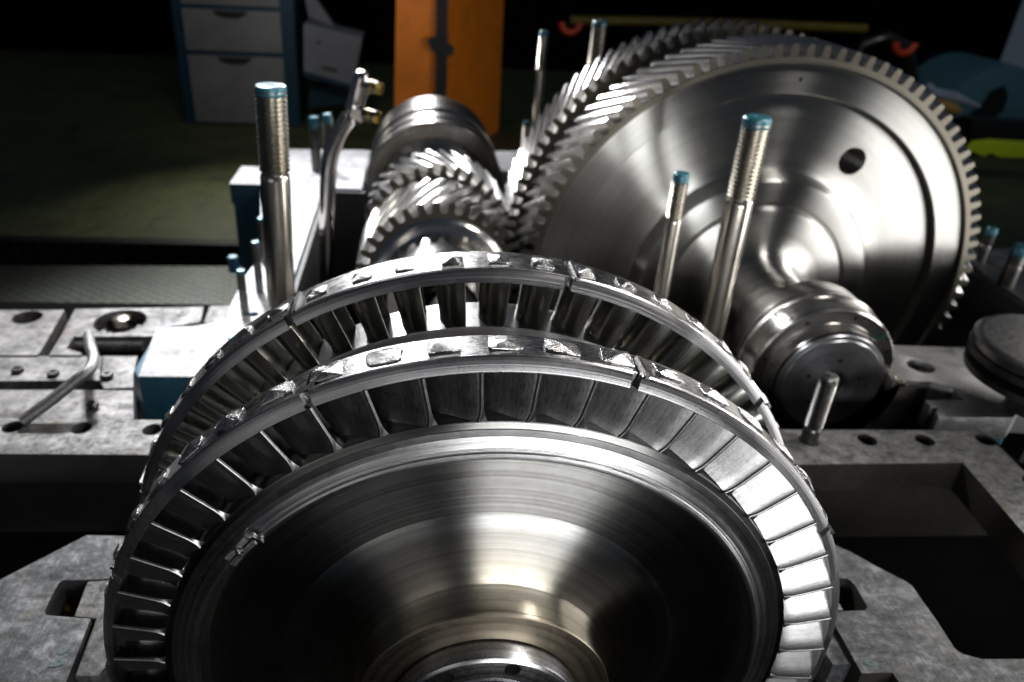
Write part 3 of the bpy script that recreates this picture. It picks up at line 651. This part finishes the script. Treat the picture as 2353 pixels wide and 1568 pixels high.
# ================================================================== ROUND CAP at the right
cap = thing('breather_cap', 'round grey steel breather cap on a dark post at the right edge', 'breather cap', (0, 0, 0))
cc = uz(2440, 800, 0.33)
link('lid', lathez([(-0.10, 0.30), (-0.09, 0.335), (-0.055, 0.34), (-0.05, 0.325), (-0.04, 0.325), (-0.035, 0.335), (-0.012, 0.335), (0, 0.32), (0.004, 0.30)], 72), 'capmetal', cap, cc, 30)
link('neck', lathez([(-cc.z, 0.11), (-0.20, 0.11), (-0.10, 0.18)], 40), 'blackstud', cap, cc, 30)
link('lid_ring', lathez([(-0.17, 0.27), (-0.165, 0.33), (-0.13, 0.335), (-0.125, 0.30)], 72), 'capmetal', cap, cc, 30)

# ================================================================== SPRAY PIPE
Ysp = 3.3
def sp(u, v, y=Ysp): return uy(u, v, y)
spp = thing('oil_spray_pipe', 'bent bright steel oil pipe ending in two brass capped nozzles', 'oil pipe')
path = smoothpath([sp(752, 660), sp(752, 500), sp(753, 430), sp(758, 365), sp(775, 315), sp(803, 268)], 6)
link('pipe', tube(path, 0.052, 20), 'chrome', spp, None, 40)
link('manifold', tube([sp(812, 258), sp(813, 254), sp(832, 178), sp(834, 168), sp(835, 164)], [0.044, 0.055, 0.052, 0.045, 0.030], 20), 'chrome', spp, None, 40)
link('ball_joint', tube([sp(818, 264, 3.17), sp(819, 264, 3.19), sp(819, 264, 3.34)], [0.035, 0.052, 0.052], 22), 'chrome', spp, None, 30)
for (ua, va), (ub, vb), (ux_, vx_) in (((838, 196), (866, 202), (878, 206)), ((832, 262), (862, 268), (873, 271))):
    nz = link('nozzle', tube([sp(ua, va, 3.2), sp(ub, vb, 3.18)], 0.034, 16), 'blackstud', spp, None, 40)
    link('nozzle_cap', tube([sp(ub+1, vb, 3.18), sp(ux_, vx_, 3.17)], 0.040, 6), 'brass', nz, None, 20)
    link('nozzle_ring', tube([sp((ua+ub)/2-4, (va+vb)/2, 3.19), sp((ua+ub)/2+2, (va+vb)/2+1, 3.19)], 0.039, 16), 'brass', nz, None, 30)

# ================================================================== LOW MACHINE BED at the left
bed = thing('machine_bed', 'scratched oily iron bed plates with slots, beyond the left flange', 'machine bed')
ZB = -0.16
def bp(pts, z=ZB, th=0.10, mat='oldplate', name='bed_plate', holes=()):
    return link(name, plate(px_poly(pts, z), holes, z, th, 0.006), mat, bed, None, 30)
bp([(-220, 712), (148, 712), (88, 816), (-240, 816)], holes=[circle(*uz(62, 729, ZB)[:2], 0.075, 24)])
hw = uz(276, 738, ZB)
bp([(172, 710), (372, 707), (372, 772), (170, 773), (152, 800), (190, 812), (186, 816), (112, 816), (140, 770)], z=ZB, holes=[circle(hw.x, hw.y, 0.135, 28)])
link('hand_wheel_nut', lathez([(-0.02, 0.05), (0.02, 0.05), (0.03, 0.03)], 20), 'stud', bed, uz(279, 738, ZB-0.05), 30)
link('sunk_ring', lathez([(-0.08, 0.13), (-0.04, 0.13), (-0.035, 0.085), (-0.06, 0.08)], 36), 'oldplate', bed, uz(276, 738, ZB-0.03), 30)
bp([(372, 707), (468, 704), (460, 740), (372, 752)], z=ZB+0.004)
bp([(482, 703), (600, 700), (560, 760), (468, 742)], z=ZB+0.004)
bp([(-260, 818), (233, 818), (229, 874), (-260, 877)], z=ZB-0.01)
bp([(236, 818), (316, 818), (307, 860), (306, 890), (238, 893), (232, 880)], z=ZB-0.014)
bp([(-260, 897), (140, 895), (306, 897), (308, 975), (-260, 975)], z=ZB-0.02)
for k_, (u_, v_) in enumerate(((246, 862), (212, 930), (420, 722), (40, 850), (122, 858))):
    link('bed_screw', lathez([(-0.01, 0.028), (0.006, 0.028), (0.010, 0.024), (0.010, 0.014), (0.002, 0.012)], 18), 'blackstud', bed, uz(u_, v_, ZB), 30)
scr = thing('lead_screw', 'threaded steel rod lying in a slot of the left bed', 'threaded rod')
sa, sb = uz(172, 797, ZB-0.05), uz(330, 797, ZB-0.05)
n = 46; pth = []; rr = []
for i in range(n*2+1):
    t = i/(n*2); pth.append(sa.lerp(sb, t)); rr.append(0.030 if i % 2 else 0.022)
link('screw_thread', tube(pth, rr, 14), 'oldplate', scr, None, 0)
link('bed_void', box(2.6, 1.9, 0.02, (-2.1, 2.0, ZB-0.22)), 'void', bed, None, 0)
rod = smoothpath([tuple(uz(203, 770, -0.02)), tuple(uz(208, 798, 0.14)), tuple(uz(215, 826, 0.16)), tuple(uz(205, 850, 0.16)), tuple(uz(170, 878, 0.13)), tuple(uz(118, 920, 0.08)), tuple(uz(52, 968, 0.02))], 5)
tag(link('bent_lever', tube(rod, 0.024, 16), 'cast', None, None, 40), 'bent grey steel lever lying across the left bed plates', 'lever')

# ================================================================== FLOOR AND FOOT PLATE
ZF = -1.3
def struct(name, me, mat, loc=None, smooth=0):
    o = link(name, me, mat, None, loc, smooth); o['kind'] = 'structure'; return o
struct('floor', plate([(-14, 6.25), (14, 6.25), (14, 22), (-14, 22)], [], ZF, 0.12, 0.0), 'floor')
struct('floor_kerb', plate([(-14, 6.10), (14, 6.10), (14, 6.245), (-14, 6.245)], [], ZF+0.002, 0.35, 0.0), 'grate')
struct('ground', plate([(-14, -6), (14, -6), (14, 6.2), (-14, 6.2)], [], -1.75, 0.05, 0.0), 'void')
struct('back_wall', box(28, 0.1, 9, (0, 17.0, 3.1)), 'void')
fp = px_poly([(-700, 706), (560, 703), (560, 612), (-700, 607)], -0.8)
tag(link('foot_plate', plate(fp, [], -0.8, 0.03, 0.003), 'grate', None, None, 0), 'dark ribbed steel foot plate beyond the left machine bed', 'foot plate')

fq = px_poly([(438, 704), (560, 703), (560, 612), (500, 613)], -0.79)
tag(link('foot_plate', plate(fq, [], -0.79, 0.03, 0.003), 'grate', None, None, 0), 'smaller ribbed foot plate overlapping the long one beside the casing', 'foot plate')
# ================================================================== BACKGROUND
YB = 11.0
def bgq(u, v, y=YB): return uy(u, v, y)
def slab(pts, depth, mat, name, parent, dy=0.0):
    f = [Vector(p)+Vector((0, dy, 0)) for p in pts]; b = [p+Vector((0, depth, 0)) for p in f]; n = len(f)
    return link(name, fixn(mesh([tuple(p) for p in f+b], [tuple(range(n)), tuple(reversed(range(n, 2*n)))]+[(i, (i+1) % n, n+(i+1) % n, n+i) for i in range(n)])), mat, parent, None, 0)
# drawer cabinet
c0 = bgq(428, 290); c1 = bgq(690, 290)
cab = thing('drawer_cabinet', 'blue tool cabinet with dirty cream drawers in the dark background', 'drawer cabinet', ((c0.x+c1.x)/2, YB, ZF))
W = c1.x-c0.x; H = 3.6
link('body', box(W, 1.2, H, (0, 0.65, H/2), 0.02), 'cabblue', cab, None, 30)
zz = [(285, 128), (122, 22), (17, -90)]
for vb, vt in zz:
    zb_, zt_ = bgq(560, vb).z-ZF, bgq(560, vt).z-ZF
    d = link('drawer', box(W*0.80, 0.06, zt_-zb_-0.03, (-0.02, 0.02, (zb_+zt_)/2), 0.02), 'cream', cab, None, 30)
    slab([(-0.27, -0.05, zt_-0.03), (-0.25, -0.05, zt_-0.07), (-0.17, -0.05, zt_-0.11), (-0.05, -0.05, zt_-0.125), (0.09, -0.05, zt_-0.12), (0.19, -0.05, zt_-0.08), (0.23, -0.05, zt_-0.03)], 0.05, 'black', 'drawer_handle', d)
# carton with blue band
k0, k1, k2 = bgq(698, 60), bgq(830, 100), bgq(815, 190)
ct = thing('white_carton', 'white carton with a blue band beside the drawer cabinet', 'carton', (0, 0, 0))
vs = [bgq(698, 55), bgq(832, 86), bgq(812, 196), bgq(698, 163)]
slab(vs, 0.6, 'white', 'carton_body', ct)
slab([bgq(698, 163), bgq(812, 196), bgq(811, 206), bgq(698, 176)], 0.6, 'cabblue', 'carton_band', ct, 0.0)
slab([bgq(740, 152), bgq(775, 160), bgq(774, 165), bgq(740, 157)], 0.01, 'black', 'carton_print', ct, -0.02)
slab([bgq(728, 94), bgq(737, 96), bgq(737, 101), bgq(728, 99)], 0.01, 'black', 'carton_print', ct, -0.02)
tag(slab([bgq(690, 0), bgq(712, 0), bgq(760, 70), bgq(700, 50)], 0.2, 'white', 'paper_bag', None, 0.5), 'grey paper corner above the white carton', 'paper')
tag(slab([bgq(705, 210), bgq(820, 214), bgq(815, 250), bgq(700, 260)], 0.4, 'cabblue', 'folded_cloth', None, 0.4), 'dark cloth bundle under the white carton', 'cloth')
# orange column
oc = thing('orange_column', 'orange painted steel column split by a dark post', 'column')
slab([bgq(911, -40, 9), bgq(1003, -40, 9), bgq(998, 420, 9), bgq(903, 420, 9)], 0.5, 'orange', 'column_face', oc)['label'] = 'brighter left face'
slab([bgq(1028, -40, 9.1), bgq(1160, -40, 11.2), bgq(1140, 420, 11.2), bgq(1020, 420, 9.1)], 0.3, 'orange', 'column_face', oc, 0.0)['label'] = 'shaded right face'
pst = thing('dark_post', 'thin black post between the two orange column faces', 'post')
slab([bgq(1003, -40, 8.9), bgq(1030, -40, 8.9), bgq(1024, 420, 8.9), bgq(998, 420, 8.9)], 0.2, 'black', 'post_tube', pst)
slab([bgq(982, 92, 8.85), bgq(1002, 84, 8.85), bgq(1030, 98, 8.85), bgq(1044, 112, 8.85), bgq(1040, 128, 8.85), bgq(1020, 132, 8.85), bgq(990, 115, 8.85)], 0.05, 'black', 'post_bracket', pst)
# yellow rail and clamps
ra_, rb2 = bgq(1310, 46, 12), bgq(1990, 66, 12)
tag(link('yellow_rail', tube([ra_, bgq(1500, 49, 12), bgq(1700, 54, 12), rb2], 0.075, 12), 'yellow', None, None, 40), 'dim yellow rail running behind the gear wheel', 'rail')
def ring(u, v, y, R, r, name, lab):
    c = bgq(u, v, y); pts = [(c.x+R*math.sin(a), c.y, c.z-R*math.cos(a)) for a in [PI*(-0.5+i/14) for i in range(15)]]
    return tag(link(name, tube(pts, r, 10), 'red', None, None, 40), lab, 'hook')
ring(1312, 52, 10.8, 0.14, 0.05, 'red_hook', 'orange hook left of the rear studs, top centre')
ring(2082, 98, 10.8, 0.16, 0.055, 'red_hook', 'orange hook behind the upper right gear rim')
tag(link('dark_hose', tube([bgq(1960, 150, 11.5), bgq(1985, 100, 11.4), bgq(2040, 85, 11.3), bgq(2085, 110, 11.3), bgq(2100, 200, 11.4)], 0.10, 10), 'blackstud', None, None, 40), 'dark hose looped over the gear wheel in the background', 'hose')
tag(slab([bgq(1540, 90, 11.5), bgq(1575, 82, 11.5), bgq(1580, 105, 11.5), bgq(1548, 108, 11.5)], 0.1, 'yellow', 'yellow_tag', None), 'small yellow tag glimpsed between the far gear teeth', 'tag')
# blue-grey tank
tk = bgq(2290, 235, 12.5)
tank = thing('blue_tank', 'dim blue grey round tank with a black silhouette, top right', 'tank', tk)
slabp = [(1.02*math.cos(PI*i/28), 0, 1.02*math.sin(PI*i/28)) for i in range(29)]
slabp = [(x, 0, z*0.95-0.3) for x, y, z in slabp]
slab(slabp, 1.5, 'tank', 'tank_shell', tank)
slab([(-0.50, -0.1, -0.28), (-0.30, -0.1, -0.05), (-0.22, -0.1, 0.2), (-0.02, -0.1, 0.30), (0.10, -0.1, 0.15), (0.12, -0.1, -0.12), (-0.05, -0.1, -0.28)], 0.08, 'black', 'tank_silhouette', tank)  # flat black silhouette standing just before the shell
tag(link('pale_rag', tube([bgq(2132, 195, 10), bgq(2145, 212, 10), bgq(2190, 222, 10), bgq(2250, 245, 10)], [0.05, 0.07, 0.08, 0.03], 10), 'pale', None, None, 60), 'pale blue rag lying behind the right gear rim', 'rag')
tag(link('tan_glove', tube([bgq(2150, 232, 10), bgq(2168, 240, 10), bgq(2188, 250, 10), bgq(2205, 258, 10)], [0.04, 0.08, 0.09, 0.05], 10), 'tan', None, None, 60), 'tan leather glove under the pale blue rag', 'glove')
gl = thing('lime_glove', 'bright lime knitted glove at the right picture edge', 'glove')
slab([bgq(2242, 352, 9), bgq(2258, 335, 9), bgq(2300, 330, 9), bgq(2400, 336, 9), bgq(2400, 362, 9), bgq(2300, 362, 9), bgq(2275, 352, 9), bgq(2262, 360, 9)], 0.25, 'lime', 'glove_hand', gl)
tag(slab([bgq(2235, 275, 10.5), bgq(2500, 290, 10.5), bgq(2500, 700, 10.5), bgq(2235, 700, 10.5)], 0.3, 'black', 'black_cabinet', None, 0.0), 'black cabinet under the blue tank at right', 'cabinet')

# ================================================================== LIGHTS
w = bpy.data.worlds.new('World'); sc.world = w; w.use_nodes = True
w.node_tree.nodes['Background'].inputs[0].default_value = (0.6, 0.75, 1, 1); w.node_tree.nodes['Background'].inputs[1].default_value = 0.045
def area(name, loc, target, sx, sy, power, col=(1, 1, 1), spread=180):
    l = bpy.data.lights.new(name, 'AREA'); l.shape = 'RECTANGLE'; l.size = sx; l.size_y = sy; l.energy = power; l.color = col; l.spread = R_(spread)
    o = bpy.data.objects.new(name, l); COL.objects.link(o); o.location = loc
    o.rotation_euler = (Vector(target)-Vector(loc)).to_track_quat('-Z', 'Y').to_euler(); return o
area('work_light_back', (-2.5, 6.6, 5.2), (-1.1, 2.7, 0), 0.6, 0.6, 175, (0.96, 0.98, 1.0), 46)
area('work_light_front', (1.05, -2.7, 0.80), (0.4, 0.0, 0.5), 2.0, 0.5, 50, (0.96, 0.98, 1.0), 120)
area('work_light_top', (3.6, 0.7, 4.6), (0.1, 0.4, 0.8), 0.9, 0.9, 60, (1.0, 0.98, 0.95), 70)
def spot(name, loc, target, power, cone, blend, rad, col=(1, 1, 1)):
    l = bpy.data.lights.new(name, 'SPOT'); l.energy = power; l.spot_size = R_(cone); l.spot_blend = blend; l.shadow_soft_size = rad; l.color = col
    o = bpy.data.objects.new(name, l); COL.objects.link(o); o.location = loc
    o.rotation_euler = (Vector(target)-Vector(loc)).to_track_quat('-Z', 'Y').to_euler(); return o
area('tooth_highlight_fill', (-0.6, 8.9, 2.9), (0.5, 3.0, 0.6), 1.0, 0.6, 120, (0.96, 0.98, 1.0), 80)  # unseen lamp added to put highlights on the gear teeth
area('disc_fill', (-2.6, -3.6, 1.6), (-0.3, 0.0, 0.5), 3.0, 1.6, 8, (1.0, 0.99, 0.98), 130)  # added soft fill out of view, lifts the dark front disc
area('rear_blade_fill', (5.3, 2.6, 1.8), (-0.3, 0.5, 0.8), 1.0, 1.0, 34, (1.0, 0.98, 0.94), 70)  # added out of view to brighten the rear blade panels
area('work_light_right', (5.8, 0.2, 0.6), (1.9, 2.4, 0.2), 2.2, 3.4, 115, (0.98, 0.98, 0.98), 120)
area('background_fill', (-1.6, 6.4, 2.6), (-1.2, 11.2, 0.3), 0.8, 0.8, 8, (1.0, 0.96, 0.93), 90)  # unseen fill added to light the column and cabinet
area('floor_fill', (-2.6, 8.6, 1.2), (-1.9, 6.7, -1.3), 0.5, 0.5, 15, (1.0, 0.97, 0.88), 100)  # added fill above the frame for the bright patch of floor
area('background_fill_right', (6.0, 6.0, 3.2), (8.2, 12.0, 0.0), 0.8, 0.8, 9, (0.95, 0.98, 1.0), 90)  # unseen fill added so the tank and lime glove show up

# ================================================================== CAMERA
cam = bpy.data.cameras.new('Camera'); co = bpy.data.objects.new('Camera', cam); COL.objects.link(co)
co.matrix_world = Matrix(((CR.x, CU.x, -CF.x, CAM.x), (CR.y, CU.y, -CF.y, CAM.y), (CR.z, CU.z, -CF.z, CAM.z), (0, 0, 0, 1)))
cam.sensor_width = 36; cam.lens = 36*FPX/2353; cam.shift_x = (1176.5-PX)/2353; cam.shift_y = -(784-PY)/2353
cam.clip_start = 0.05; cam.clip_end = 200
cam.dof.use_dof = True; cam.dof.focus_distance = (Vector((0, 0.02, 1.0))-CAM).dot(CF); cam.dof.aperture_fstop = 1.9
sc.camera = co
sc.view_settings.view_transform = 'Standard'; sc.view_settings.look = 'None'; sc.view_settings.exposure = 0.0; sc.view_settings.gamma = 1.0
sc.cycles.max_bounces = 8; sc.cycles.caustics_reflective = True; sc.cycles.sample_clamp_indirect = 6.0
